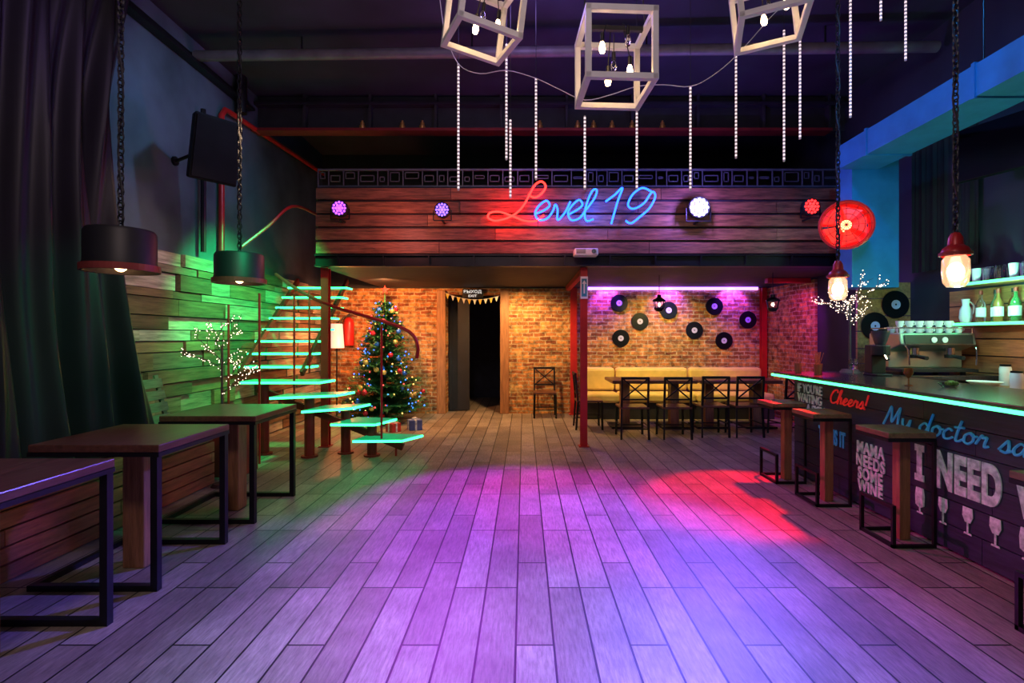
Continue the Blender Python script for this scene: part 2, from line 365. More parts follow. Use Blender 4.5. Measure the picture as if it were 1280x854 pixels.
p1=post(.81,6.95,'red steel column holding the mezzanine, with an arrow sign')
part('sign_plate',MB().bb(.76,.86,6.885,6.893,2.0,2.3),M_whitep,p1,'small white direction sign')
part('sign_field',MB().slab([(.775,6.882,2.03),(.845,6.882,2.03),(.845,6.882,2.27),(.775,6.882,2.27)],(0,.003,0)),mat('sign_teal',(.03,.25,.35),.5),p1)
part('arrow_mark',MB().slab([(.81,6.878,2.25),(.78,6.878,2.2),(.8,6.878,2.2),(.8,6.878,2.07),(.82,6.878,2.07),(.82,6.878,2.2),(.84,6.878,2.2)],(0,.003,0)),M_whitep,p1,'white arrow pointing up')
post(-2.69,6.95,'red steel column at the mezzanine corner beside the stairs',.1)
post(.95,9.8,'red steel column against the brick wall by the recess',.12)
post(4.58,9.8,'red steel column at the end of the brick recess',.1)
solo('ceiling_beam','red steel beam running under the mezzanine deck','beam',MB().bb(.79,.87,7.02,9.7,2.36,2.438),M_red)
solo('ceiling_beam','short red steel beam under the mezzanine deck','beam',MB().bb(3.95,4.65,8.3,8.4,2.36,2.438),M_red)
def par(px,py,em,lab,big=1.):
    c=P(px,py,6.62); t=thing('stage_light',lab,'stage light',c,group='round stage lights on the mezzanine front')
    R=.1*big
    mt=Matrix.Rotation(math.radians(90),3,'X')
    part('housing',MB().lathe([(.001,-.09),(R*.7,-.09),(R,-.04),(R,.04),(R*.92,.045),(R*.9,.03),(.001,.03)],(0,0,0),24,mt),M_blackp,t,smooth=True)
    mb=MB(); mb.sph((0,-.034,0),R*.2,u=8,v=6)
    for k in range(6): mb.sph((R*.38*math.cos(k*1.047),-.034,R*.38*math.sin(k*1.047)),R*.17,u=8,v=6)
    for k in range(12): mb.sph((R*.72*math.cos(k*.5236),-.034,R*.72*math.sin(k*.5236)),R*.15,u=8,v=6)
    part('led_array',mb,em,t)
    part('yoke',MB().beam((-R-.015,0,0),(-R-.015,.0,-R-.03),.012).beam((R+.015,0,0),(R+.015,0,-R-.03),.012).beam((-R-.015,0,-R-.03),(R+.015,0,-R-.03),.012).beam((0,0,-R-.03),(0,.185,-R-.03),.02),M_black,t)
    return c
cA=par(425,261,E_par_p,'round stage light with violet LED cluster on the boards',1.05)
cB=par(553,263,emis('par_violet_blue',(.22,.1,1),3.2),'round stage light with violet and blue LED cluster')
cC=par(873,260,E_par_b,'round stage light glaring bright blue-white on the boards',1.4)
cD=par(1013,259,E_par_r,'round stage light with red LED cluster on the boards',1.1)
ns=thing('neon_sign','handwritten neon sign reading Level 19 in red and blue','neon sign',P(715,256,6.7))
def neon(strokes,m,lab):
    o=P(715,256,6.7)
    for st in strokes:
        mb=MB(); pts=[P(x,y,6.7)-o for x,y in st]; mb.sweep(smooth_pts(pts,6),.013,8); part('neon_tube',mb,m,ns,lab,smooth=True)
neon([[(660,243),(668,247),(677,242),(682,233),(677,227),(669,231),(662,243),(655,256),(646,266),(633,273),(619,276),(610,272),(613,266),(625,265),(640,270),(656,276),(670,276),(680,269)]],E_red,'red neon tube forming the capital L')
neon([[(668,268),(680,263),(687,257),(683,251),(674,257),(669,267),(674,275),(684,273),(691,264),(694,256),(697,262),(697,275),(706,266),(713,252)],
      [(711,268),(722,262),(728,256),(724,250),(716,256),(710,266),(714,275),(724,273),(732,263),(743,248),(746,238),(741,238),(735,250),(731,265),(733,276),(742,274)],
      [(757,252),(768,244),(778,235),(772,252),(764,280)],
      [(815,240),(803,235),(791,243),(785,256),(792,261),(805,254),(815,240),(819,246),(812,260),(800,271),(789,279),(782,276)]],E_blue,'blue neon tube lettering')
for px,py in ((646,266),(697,268),(735,250),(772,252),(805,254)):
    a=P(px,py,6.7)-P(715,256,6.7); part('mounting_pin',MB().cyl(a+V((0,.014,0)),a+V((0,.1,0)),.004),M_blackp,ns)
pj=thing('projector','small white projector hanging below the mezzanine boards','projector',P(732,321,6.58))
part('body',MB().box((0,0,.05),(.3,.2,.09)),M_whitep,pj,bevel=.015)
part('lens',MB().cyl((.09,-.1,.05),(.09,-.125,.05),.03,seg=16),M_chrome,pj)
mb=MB()
for i in range(5): mb.box((-.07,-.102,.03+i*.012),(.12,.004,.004))
part('vent',mb,M_blackp,pj)
part('bracket',MB().beam((0,0,.09),(0,0,.1),.06).beam((0,.0,.1),(0,.17,.1),.03),M_black,pj)
fn=thing('wall_fan','round red industrial fan with added red glow beside the duct','fan',P(1057,282,5.7),rz=math.radians(-22))
part('housing',MB().lathe([(.25,.1),(.26,-.02),(.275,-.04),(.26,-.05),(.245,-.03),(.24,.1),(.25,.1)],(0,0,0),32,Matrix.Rotation(math.radians(-90),3,'X')),mat('fan_red_glow',(.5,.02,.02),.4,em=(1,.01,.01),es=.1),fn,smooth=True)  # red light falling on the fan put into its paint as emission
mb=MB()
for r in (.06,.12,.18,.24): mb.sweep([(r*math.cos(a*.2618),-.045,r*math.sin(a*.2618)) for a in range(24)],.004,4,closed=True)
for k in range(12): mb.cyl((0,-.045,0),(.25*math.cos(k*.5236),-.045,.25*math.sin(k*.5236)),.003,seg=4)
part('guard',mb,M_red,fn)
M_fan_glow=mat('fan_blade_glow',(.9,.05,.03),.4,em=(1,.02,.01),es=1.1)  # red light put into the blade colour as emission
for k in range(5):
    a=k*1.2566; part('blade',MB().slab([(.03*math.cos(a-.5),.0,.03*math.sin(a-.5)),(.225*math.cos(a-.5),-.01,.225*math.sin(a-.5)),(.23*math.cos(a+.45),.04,.23*math.sin(a+.45)),(.03*math.cos(a+.5),.03,.03*math.sin(a+.5))],(0,.006,0)),M_fan_glow,fn)
part('hub',MB().cyl((0,-.03,0),(0,.09,0),.055,seg=16),emis('fan_hub_glow',(1,.3,.12),5),fn)  # added orange-red glow on the hub
part('back_plate',MB().cyl((0,.09,0),(0,.1,0),.24,seg=32),mat('fan_back_glow',(.6,.02,.02),.5,em=(1,.01,.01),es=.5),fn)  # red glow put into the plate behind the blades
part('motor_bracket',MB().beam((-.23,.1,0),(.23,.1,0),.03).beam((0.1,.1,0),(0.2,.2,0),.04),M_black,fn)
# ================================================================== BACK WALL ITEMS
recs=[(774,379),(800,402),(776,423),(836,388),(868,413),(893,383),(935,400),(905,426)]
RX=Matrix.Rotation(math.radians(90),3,'X')
r0=None
def mkrec(c,rz=0):
    global r0
    if r0 is None:
        r0=thing('vinyl_record','black vinyl record with pale round label on the wall','record',c,group='vinyl records on the wall')
        part('disc',MB().lathe([(.001,-.004),(.165,-.004),(.168,0),(.165,.004),(.001,.004)],(0,0,0),40,RX),M_vinyl,r0)
        part('centre_label',MB().lathe([(.012,.0),(.055,0),(.055,.003),(.012,.003),(.012,0)],(0,-.006,0),24,RX),M_lab,r0)
    else: clone(r0,c,rz)
for (x,y) in recs: mkrec(P(x,y,9.875))
struct('trim_7',MB().bb(4.05,4.695,6.22,6.25,1.0,1.16).bb(4.05,4.695,6.22,6.25,1.17,1.34).bb(4.05,4.695,6.22,6.25,1.35,1.55).bb(4.05,4.695,6.22,6.25,1.56,1.74).bb(4.05,4.695,6.22,6.25,1.75,1.95).bb(4.05,4.695,6.22,6.25,1.96,2.15).bb(4.05,4.695,6.22,6.25,0,.99),M_shelfw)
mkrec(V((4.5,6.2,1.88)))
mkrec(V((4.25,6.2,1.62)))
solo('led_strip','violet LED strip light along the top of the recess','light strip',MB().bb(1.15,4.5,9.84,9.899,2.385,2.439),E_mag)
bq=thing('banquette','long tan leather banquette sofa against the brick recess','sofa',(0,0,0))
part('base',MB().bb(1.1,4.5,9.2,9.86,0,.3),M_dark,bq)
x=1.1
for w in (.62,1.38,1.4):
    part('seat_cushion',MB().bb(x+.01,x+w-.01,9.15,9.66,.3,.46),M_cush,bq,bevel=.04)
    part('back_cushion',MB().box((x+w/2,9.74,.68),(w-.02,.16,.44),(.08,0,0)),M_cush,bq,bevel=.05); x+=w
ex=thing('exit_sign','black exit sign with white lettering above the doorway','sign',(P(591,367,9.85)))
part('box',MB().box((0,0,0),(.4,.05,.17)),M_blackp,ex,bevel=.01)
M_exit=emis('exit_white',(.9,.9,.85),.8)
text('ВЫХОД',M_exit,ex,(-.17,-.028,-.005),ROT_F,.34,.07,off=.01)
text('EXIT',M_exit,ex,(-.08,-.028,-.07),ROT_F,.16,.045,off=.01)
bt=thing('bunting','string of small white and yellow pennants over the doorway','bunting',(0,9.8,0))
a0=P(556,366,9.8); a1=P(624,370,9.8); pts=[]
for i in range(11):
    t=i/10; p=a0.lerp(a1,t); p.z-=.2*4*t*(1-t)*.5; p.y=0; pts.append(p)
part('cord',MB().sweep(pts,.004,4),M_whitep,bt)
cols=[mat('pennant_yellow',(.8,.6,.1),.7),mat('pennant_white',(.8,.8,.75),.7)]
for i in range(0,10):
    p=pts[i].lerp(pts[i+1],.5); part('pennant',MB().slab([(p.x-.035,0,p.z),(p.x+.035,0,p.z),(p.x,0,p.z-.1)],(0,.002,0)),cols[i%2],bt)
def chair(loc,rz,lab,grp):
    t=thing('dining_chair',lab,'chair',loc,rz,grp)
    w=.42
    part('seat',MB().box((0,0,.455),(w,.42,.03)),M_top,t,bevel=.008)
    for sx in (-1,1):
        part('leg',MB().beam((sx*.2,.2,0),(sx*.19,.19,.44),.025),M_black,t)
        part('leg',MB().beam((sx*.2,-.22,0),(sx*.19,-.19,.44),.025),M_black,t)
    mb=MB(); 
    for sx in (-1,1): mb.beam((sx*.19,-.19,.44),(sx*.19,-.23,.9),.028)
    mb.beam((-.2,-.23,.89),(.2,-.23,.89),.035).beam((-.19,-.2,.58),(.19,-.2,.58),.024)
    mb.beam((-.18,-.2,.58),(.18,-.228,.88),.018).beam((.18,-.2,.58),(-.18,-.228,.88),.018)
    part('backrest',mb,M_black,t,'cross-braced black metal backrest')
    part('stretcher',MB().beam((-.19,.2,.15),(.19,.2,.15),.015).beam((-.19,-.2,.15),(.19,-.2,.15),.015).beam((-.19,-.2,.2),(-.19,.2,.2),.015).beam((.19,-.2,.2),(.19,.2,.2),.015),M_black,t)
    return t
c0=chair((P(681,0,9.5).x,9.5,0),math.pi,'black metal cross-back chair standing alone against the brick','cross-back metal chairs')
for i,(x,d_) in enumerate([(790,7.6),(842,7.6),(888,7.75),(930,7.75)]):
    clone(c0,(P(x,0,d_).x,d_,0),0,'black metal cross-back chair tucked at the long dark table')
clone(c0,(1.05,8.35,0),-math.pi/2,'black metal cross-back chair at the end of the table')
clone(c0,(4.0,7.75,0),0.15,'black metal cross-back chair tucked at the long dark table')
for i,(x0_,x1_) in enumerate([(1.4,2.75),(2.79,4.1)]):
    t=thing('dining_table','dark wooden dining table with timber pedestals before the banquette','table',((x0_+x1_)/2,8.5,0),group='dark tables by the banquette')
    w=(x1_-x0_)/2
    part('tabletop',MB().bb(-w,w,-.4,.4,.74,.79),M_top,t,bevel=.01)
    for sx in (-1,1):
        part('leg',MB().bb(sx*w*.6-.07,sx*w*.6+.07,-.08,.08,.03,.74),M_post,t,'square timber pedestal')
        part('foot',MB().bb(sx*w*.6-.25,sx*w*.6+.25,-.25,.25,0,.03),M_black,t)
def lantern(c,top):
    t=thing('hanging_lantern','small black metal lantern hanging under the mezzanine','lantern',c,group='small black hanging lanterns')
    part('cage',MB().lathe([(.001,.2),(.03,.2),(.035,.16),(.1,.12),(.105,.1)],(0,0,0),8).lathe([(.075,-.02),(.08,0),(.05,-.05),(.001,-.06)],(0,0,0),8),M_black,t)
    for k in range(6):
        a=k*1.047; part('bar',MB().beam((.095*math.cos(a),.095*math.sin(a),.11),(.07*math.cos(a),.07*math.sin(a),-.01),.01),M_black,t)
    part('bulb',MB().sph((0,0,.05),.022,(1,1,1.4)),E_tiny,t)
    part('cord',MB().cyl((0,0,.2),(0,0,top-c[2]),.006,seg=6),M_rubber,t)
lantern(P(824,385,7.9),2.438); lantern(P(966,385,7.6),2.438)
fe=P(436,432,9.78)
fc=thing('fire_extinguisher','red fire extinguisher fixed on the brick wall','fire extinguisher',fe)
part('cylinder',MB().lathe([(.001,0),(.09,0),(.1,.03),(.1,.42),(.08,.5),(.03,.54),(.001,.54)]),M_red,fc,smooth=True)
part('handle',MB().cyl((0,0,.54),(0,0,.6),.02).beam((0,0,.6),(.1,0,.64),.02).beam((0,0,.58),(.1,0,.58),.015),M_blackp,fc)
part('hose',MB().sweep(smooth_pts([(0,-.02,.57),(-.1,-.06,.52),(-.13,-.08,.35),(-.1,-.1,.15)]),.012),M_rubber,fc)
part('wall_bracket',MB().bb(-.06,.06,.08,.119,.1,.4),M_black,fc)
fl=thing('floor_lamp','floor lamp with glowing white drum shade beside the stairs','lamp',(P(421,0,9.3).x,9.3,0))
part('base',MB().lathe([(.001,0),(.14,0),(.14,.02),(.02,.04),(.001,.04)]),M_black,fl)
part('pole',MB().cyl((0,0,.03),(0,0,1.3),.012),M_black,fl)
part('lamp_shade',MB().lathe([(.13,1.28),(.1,1.72),(.095,1.72),(.125,1.28)]),emis('shade_glow',(1,.6,.45),1.0),fl,smooth=True)
# ================================================================== CHRISTMAS TREE
tr=thing('christmas_tree','decorated green Christmas tree with blue and red fairy lights','christmas tree',(P(481,0,9.0).x,9.0,0))
part('trunk',MB().cyl((0,0,.0),(0,0,2.15),.04,.008,8).cyl((0,0,0),(0,0,.05),.22,.2,16),mat('bark',(.06,.04,.025),.9),tr)
mb=MB(); tips=[]
z=.2
while z<2.12:
    R=.7*(1-(z-.1)/2.12)**.68+.03; nb=int(13+R*34)
    for k in range(nb):
        a=random.uniform(0,6.283); L=R*random.uniform(.62,1.2); dirv=V((math.cos(a),math.sin(a),0)); side=V((-math.sin(a),math.cos(a),0))
        zz=z+random.uniform(-.05,.05); up=random.uniform(.1,.35)
        def bp(t): return dirv*(L*t)+V((0,0,zz-.26*L*t+up*L*t*t))
        nn=int(8+L*26)
        for j in range(nn):
            t=.15+.85*j/nn; p=bp(t); wl=.09*(1.15-t*.6)
            for s in (-1,1):
                e=p+side*s*wl+dirv*.05+V((0,0,random.uniform(-.035,.03)))
                mb.face([p-dirv*.014,p+dirv*.014,e])
            e=p+dirv*.05+V((0,0,.06*random.uniform(-1,1))); mb.face([p-side*.01,p+side*.01,e])
        tips.append(bp(random.uniform(.85,1.02)))
    z+=.08
mb.cyl((0,0,2.05),(0,0,2.28),.02,.002,6)
part('foliage',mb,M_green,tr,'dense dark green fir branches')
front=[t for t in tips if t.y<.2]; random.shuffle(front)
bc=[mat('bauble_red',(.6,.02,.04),.2,.3),mat('bauble_blue',(.05,.15,.7),.2,.3),mat('bauble_gold',(.8,.5,.15),.2,.5)]
bas=[]
for i in range(54):
    if i<3: o=part('bauble',MB().sph((0,0,0),.045),bc[i],tr,smooth=True); bas.append(o)
    else:
        o=bas[i%3].copy(); scene.collection.objects.link(o)
    o.location=front[i]-V((0,0,.03))
for m_,k in ((E_fb,95),(E_fr,35),(E_fy,50)):
    mb=MB()
    for t in random.sample(front,min(k,len(front))): mb.ico(t+V((0,0,.01)),.012)
    part('fairy_lights',mb,m_,tr,stuff=True)
part('tree_topper',MB().slab([( (.08 if k%2==0 else .035)*math.sin(k*.6283),0,2.31+(.08 if k%2==0 else .035)*math.cos(k*.6283)) for k in range(10)],(0,.02,0)),M_red,tr,'red star')
for (x,y_,s,c) in ((-1.75,8.2,.2,(.1,.15,.5)),(-2.05,8.03,.17,(.6,.05,.05)),(-2.4,8.0,.2,(.7,.6,.2))):
    g=thing('gift_box','small wrapped gift box with ribbon by the Christmas tree','gift box',(x,y_,0),random.random(),'wrapped gifts by the tree')
    part('box',MB().bb(-s/2,s/2,-s/2,s/2,0,s*.8),mat('gift_wrap',c,.4),g,bevel=.005)
    part('ribbon',MB().bb(-.015,.015,-s/2-.003,s/2+.003,0,s*.8+.004).bb(-s/2-.003,s/2+.003,-.015,.015,0,s*.8+.004).sph((0,0,s*.8+.02),.03,(1.6,.8,.7)),M_chalkw,g)
# ================================================================== STAIRS
st=thing('staircase','floating-step staircase with glowing green edges and red frame','staircase',(0,0,0))
M_tread=mat('tread_led_glow',(.06,.3,.18),.3,0,.1,em=(.0,.7,.25),es=.3)  # green LED spill put into the tread colour and emission
def tread(pts,z,th=.035):
    t=part('tread',MB().slab([(x,y,z-th) for x,y in pts],(0,0,th)),M_tread,st)
    mb=MB()
    mb.beam((pts[0][0],pts[0][1]-.008,z-th/2),(pts[1][0],pts[1][1]-.008,z-th/2),.012,.026)
    mb.beam((pts[1][0]+.008,pts[1][1],z-th/2),(pts[2][0]+.008,pts[2][1],z-th/2),.012,.026)
    part('led_strip',mb,E_greens,t,'bright green LED edge strip')
for k in range(8):
    z=1.10+.17*k; y=6.84+.2*k
    tread([(-3.8,y),(-2.86,y),(-2.86,y+.25),(-3.8,y+.25)],z)
tread([(-3.5,6.3),(-2.52,6.3),(-2.46,6.64),(-3.5,6.64)],.94)
tread([(-3.0,6.04),(-2.32,6.3),(-2.22,6.68),(-2.95,6.42)],.78)
tread([(-2.65,6.1),(-2.16,6.4),(-2.04,6.76),(-2.55,6.58)],.61)
tread([(-2.34,6.2),(-1.8,6.2),(-1.65,6.6),(-2.18,6.7)],.44)
tread([(-2.04,6.1),(-1.46,6.12),(-1.28,6.44),(-1.92,6.54)],.26)
for x in (-3.75,-2.93): part('stringer',MB().beam((x,6.75,1.0),(x,8.5,2.42),.04,.08),M_redd,st)
part('stringer',MB().beam((-3.4,6.55,.82),(-1.5,6.35,.12),.05,.08),M_redd,st)
for (x,y,z) in ((-2.66,6.35,.72),(-2.28,6.55,.54),(-3.3,6.5,.88),(-1.9,6.4,.38)): 
    part('pedestal',MB().cyl((x,y,0),(x,y,z),.06,seg=12).cyl((x,y,0),(x,y,.02),.1,seg=16),M_redd,st)
for (x,y,z0_,z1_) in ((-1.72,6.18,.24,1.63),(-2.85,6.8,1.0,2.1),(-2.85,6.35,.7,2.0),(-3.1,6.0,.0,2.0),(-1.6,6.4,0,.24),(-3.75,6.5,0,1.9)): part('baluster',MB().cyl((x,y,z0_),(x,y,z1_),.014,seg=8),M_red,st)
part('handrail',MB().sweep(smooth_pts([P(345,343,7.0),P(372,362,6.6),P(410,381,6.3),P(455,395,6.2),P(495,407,6.2),P(515,418,6.2),P(522,433,6.2),P(521,448,6.2)]),.022,8),M_red,st,smooth=True)
part('handrail',MB().sweep(smooth_pts([P(300,310,6.3),P(335,283,6.6),P(365,258,6.9),P(395,268,7.4)]),.02,8),M_red,st,smooth=True)
solo('storage_box','dark red wooden box standing by the staircase','box',MB().bb(-.25,.25,-.18,.18,0,.62).bb(-.26,.26,-.19,.19,.62,.65),M_redd,(-3.25,5.6,0),bevel=.008)
# ================================================================== LEFT SIDE
pts=[(XL+.06,6.5,2.47),(XL+.06,6.5,4.3),(XL+.07,6.56,4.4),(XL+.06,6.7,4.42),(XL+.06,9.8,4.6)]
solo('wall_pipe','red painted pipe running up and along the slate wall','pipe',MB().sweep(pts,.035,10),M_red,smooth=True)
solo('wall_pipe','thick dark pipe on the slate wall below the ceiling','pipe',MB().sweep([(XL+.09,6.9,4.99),(XL+.09,6.9,4.5)],.07,12),M_black,smooth=True)
solo('wall_pipe','thin dark conduit rising on the slate wall','pipe',MB().sweep([(XL+.08,6.1,2.5),(XL+.08,6.1,4.2)],.03,8),M_black,smooth=True)
solo('wall_pipe','dark cable tray running along the top of the slate wall','pipe',MB().bb(XL+.01,XL+.12,3.0,7.2,4.66,4.7).bb(XL+.01,XL+.03,3.0,7.2,4.7,4.8),M_black)
mb=MB(); nu,nv=170,40; grid=[]
for j in range(nv+1):
    v=j/nv; z=.47+v*(ZC-.49); row=[]
    for i in range(nu+1):
        u=i/nu; y=2.4+u*(2.3+.2*(1-v)-.25*math.sin(v*3.1)*u)
        A=.05+.05*(1-v)
        x=-3.58+A*math.sin(u*42+3.2*v+1.8*math.sin(v*2.5+u*4))+.03*math.sin(u*96-v*5)-.05*math.sin(v*3)+.03*math.sin(u*14+v*9)*(1-v)
        row.append(mb.bm.verts.new((x,y,z)))
    grid.append(row)
for j in range(nv):
    for i in range(nu): mb.bm.faces.new((grid[j][i],grid[j][i+1],grid[j+1][i+1],grid[j+1][i]))
cu=thing('curtain','tall dark satin curtain hanging in folds from the ceiling','curtain',(0,0,0))
part('drape',mb,M_curt,cu,smooth=True)
part('rail',MB().cyl((-3.6,2.3,4.98),(-3.6,4.8,4.98),.02),M_black,cu)
bn=thing('platform_bench','low reddish slatted wooden platform bench along the wall','bench',(0,0,0))
mb=MB()
for i in range(4): 
    y=1.0
    while y<5.19:
        y2=min(5.2,y+random.uniform(1.2,2.2)); mb.bb(-3.17,-3.14,y,y2-.006,.01+i*.108,.105+i*.108); y=y2
part('front_slats',mb,M_slat,bn)
mb=MB()
for i in range(7): mb.bb(-3.78+i*.09,-3.78+i*.09+.082,1.0,5.2,.44,.46)
part('seat_boards',mb,M_slat,bn)
part('end_panel',MB().bb(-3.8,-3.19,5.14,5.19,0,.43).bb(-3.22,-3.18,1.0,5.13,0,.43),M_dark,bn)
sb=thing('slatted_panel','green painted slatted wooden panel leaning on the plank wall','panel',(-3.52,4.98,.472),rot=(0,math.radians(-14),0))
M_gp=wood('green_slats',[(.12,.25,.12),(.18,.33,.17),(.1,.2,.1)],.55,(12,1.2,12),3)
for i in range(5): part('slat',MB().bb(-.02,.0,-.2,.2,.05+i*.12,.14+i*.12),M_gp,sb)
for yy in (-.17,.17): part('batten',MB().bb(-.04,-.021,yy-.025,yy+.025,0,.66),M_gp,sb)
def htable(y0,y1,lab):
    cx=-2.52; t=thing('bar_table',lab,'table',(cx,(y0+y1)/2,0),group='square dark tables with metal frames')
    w=.36; h=(y1-y0)/2
    part('tabletop',MB().bb(-w-.03,w+.02,-h-.02,h+.02,.815,.86),M_top,t,bevel=.006)
    part('top_frame',MB().bb(-w-.035,-w-.0,-h-.02,h+.02,.79,.814).bb(-w-.0,w+.02,-h-.02,-h-.0,.79,.814).bb(-w-.0,w+.02,h,h+.02,.79,.814).bb(w,w+.02,-h,h,.79,.814),M_black,t)
    for s in (-1,1):
        part('leg_frame',MB().bb(w-.03,w+.01,s*h-.02,s*h+.02,0.0,.79).bb(-w,w-.03,s*h-.02,s*h+.02,0,.035),M_black,t,'black square-tube metal leg frame')
    part('floor_bar',MB().bb(-w-.035,-w,-h-.02,h+.02,0,.035),M_black,t)
    part('post',MB().bb(-.07,.07,-.06,.08,0,.79),M_post,t,'thick raw timber post',bevel=.008)
    return t
for a,b_ in ((1.98,2.66),(3.02,3.7),(4.1,4.8)): htable(a,b_,'dark wooden table on black metal frame and timber post')
def chain(mb,z0_,z1_,L=.05,r=.006,w=.018):
    z=z0_; k=0
    while z<z1_:
        pts=[]
        for i in range(10):
            a=i*.6283; x=w*math.cos(a); zz=L*.62*math.sin(a)
            pts.append((x,0,z+zz) if k%2 else (0,x,z+zz))
        mb.sweep(pts,r,4,closed=True); z+=L*.85; k+=1
    return mb
def drum(c,lab,k=.8):
    t=thing('pendant_lamp',lab,'pendant lamp',c,group='black drum pendant lamps over the tables')
    part('lamp_shade',MB().lathe([(r*k,z) for r,z in [(.235,0),(.245,.0),(.25,.02),(.235,.06),(.235,.24),(.22,.26),(.04,.27),(.04,.26),(.215,.25),(.228,.235),(.225,.06),(.235,0)]],seg=40),M_blackp,t,smooth=True)
    part('rim_band',MB().lathe([(r*k,z) for r,z in [(.252,.0),(.258,.0),(.258,.04),(.252,.04),(.252,0)]],seg=40),mat('rim_red',(.3,.05,.04),.4,.2),t)
    part('socket',MB().cyl((0,0,.13),(0,0,.27),.03),M_black,t)
    part('bulb',MB().sph((0,0,.05),.04,(1,1,1.25)),E_lamp,t,smooth=True)
    part('chain',chain(MB(),.29,ZC-c[2]-.04),M_black,t)
    part('cable',MB().sweep([(.012*math.sin(i*.8),.012*math.cos(i*.8),.27+i*(ZC-c[2]-.27)/30) for i in range(31)],.006,5),M_rubber,t)
drum(V((-2.52,3.2,1.9)),'black drum pendant lamp on chain with reddish rim',.8)
drum(V((-2.5,4.5,1.96)),'black drum pendant lamp on chain nearer the stairs',.84)
spc=P(262,187,5.35); sprot=(math.radians(16),0,math.radians(52))
sp=thing('loudspeaker','black trapezoid loudspeaker tilted down from the slate wall','loudspeaker',spc,rot=sprot)
s=.95
part('cabinet',MB().slab([(-.24*s,-.2*s,-.34*s),(.24*s,-.2*s,-.34*s),(.15*s,.15*s,-.34*s),(-.15*s,.15*s,-.34*s)],(0,0,.68*s)),M_spk,sp,bevel=.015)
part('grille',MB().box((0,-.205*s,0),(.44*s,.012,.63*s)),M_spk,sp,bevel=.004)
Ri=Euler(sprot).to_matrix().inverted()
a=Ri@(V((XL+.03,spc.y+.35,spc.z+.0))-spc)
part('bracket',MB().beam(V((0,.1,0)),a,.025).cyl(a,Ri@(V((XL+.005,spc.y+.35,spc.z+.0))-spc),.05,seg=12),M_spk,sp)
def branchlamp(loc,lab,stem_h,h,seed,spread,r=.004,nb=8):
    rd=random.Random(seed); t=thing('branch_lamp',lab,'decorative lamp',loc)
    mb=MB(); pts=[]
    mb.cyl((0,0,0),(0,0,.03),.1,.08,16)
    mb.cyl((0,0,0),(0,0,stem_h),.014,.01,8)
    def rec(p,d_,L,dep):
        q=p+d_*L; mb.sweep([p,(p+q)/2+V((rd.uniform(-.02,.02),rd.uniform(-.02,.02),.01)),q],.0035 if dep>0 else .002,4)
        for k in range(4): pts.append(p.lerp(q,rd.random())+V((rd.uniform(-.02,.02),rd.uniform(-.02,.02),rd.uniform(-.01,.01))))
        if dep>0:
            for k in range(2):
                nd=(d_+V((rd.uniform(-.7,.7),rd.uniform(-.7,.7),rd.uniform(-.35,.45)))).normalized(); rec(q,nd,L*.85,dep-1)
    for k in range(nb):
        a=k*.8976+.3; rec(V((0,0,stem_h*(.66+.055*(k%7)))),V((math.cos(a)*spread,math.sin(a)*spread,.5+.3*(k%3))).normalized(),h*.38,2)
    part('branches',mb,mat('twig',(.1,.07,.06),.7),t)
    mb=MB()
    for p in pts: mb.ico(p,r)
    part('fairy_lights',mb,E_tiny,t,stuff=True)
    return t
branchlamp((-3.02,5.12,0),'tall twig lamp covered in tiny white fairy lights',1.4,.46,5,.8)
# ================================================================== BAR
bar=thing('bar_counter','long dark bar counter with painted lettering and green LED edge','bar counter',(0,0,0))
BY0,BY1=1.2,5.65
part('counter_top',MB().slab([(2.75,BY0,1.06),(2.75,BY1,1.06),(4.69,BY1,1.06),(4.69,5.0,1.06),(3.65,5.0,1.06),(3.65,BY0,1.06)],(0,0,.05)),M_bart,bar,bevel=.006)
mb=MB()
for i in range(6):
    y=BY0
    while y<BY1-.08:
        y2=min(BY1-.05,y+random.uniform(1.6,2.6)); mb.bb(2.955,2.985,y,y2-.004,.02+i*.173,.187+i*.173); y=y2
part('front_boards',mb,M_barw,bar,'dark blue-black horizontal boards')
part('body',MB().bb(2.99,3.6,BY0,BY1-.05,0,1.059).bb(3.6,4.68,5.05,BY1-.05,0,1.059),M_dark,bar)
part('led_strip',MB().bb(2.735,2.748,BY0,BY1,1.062,1.085).bb(2.735,3.6,BY1+.002,BY1+.014,1.062,1.085),E_green,bar,'bright green LED strip along the counter edge')
XF=2.948
text("IF YOU'RE\nWAITING\nFOR A SIGN",M_chalkw,bar,(XF,5.56,.7),ROT_BAR,.54,.3,off=.015)
text("THIS IS IT",M_chalkb,bar,(XF,5.12,.46),ROT_BAR,.42,.15,off=.03)
script('Cheers!',M_chalkr,bar,(XF,4.94,.86),.54,.13,.008,'painted red script word Cheers!')
text("MAMA\nNEEDS\nSOME\nWINE",M_chalkw,bar,(XF,4.54,.14),ROT_BAR,.36,.44,off=.035)
script('My doctor says',M_chalkb,bar,(XF,4.2,.78),1.4,.155,.0085,'painted blue script words My doctor says')
g=part('lettering',MB().slab([(0,-a,b_) for a,b_ in [(0,0),(.09,0),(.09,.05),(.07,.05),(.07,.22),(.09,.22),(.09,.27),(0,.27),(0,.22),(.02,.22),(.02,.05),(0,.05)]],(-.004,0,0)),M_chalkw,bar,'painted slab-serif letter I'); g.location=(XF,3.86,.42)
text("NEED",M_chalkw,bar,(XF,3.66,.42),ROT_BAR,.5,.27,off=.05)
text("WINE",M_chalkw,bar,(XF,3.08,.42),ROT_BAR,.56,.27,off=.05)
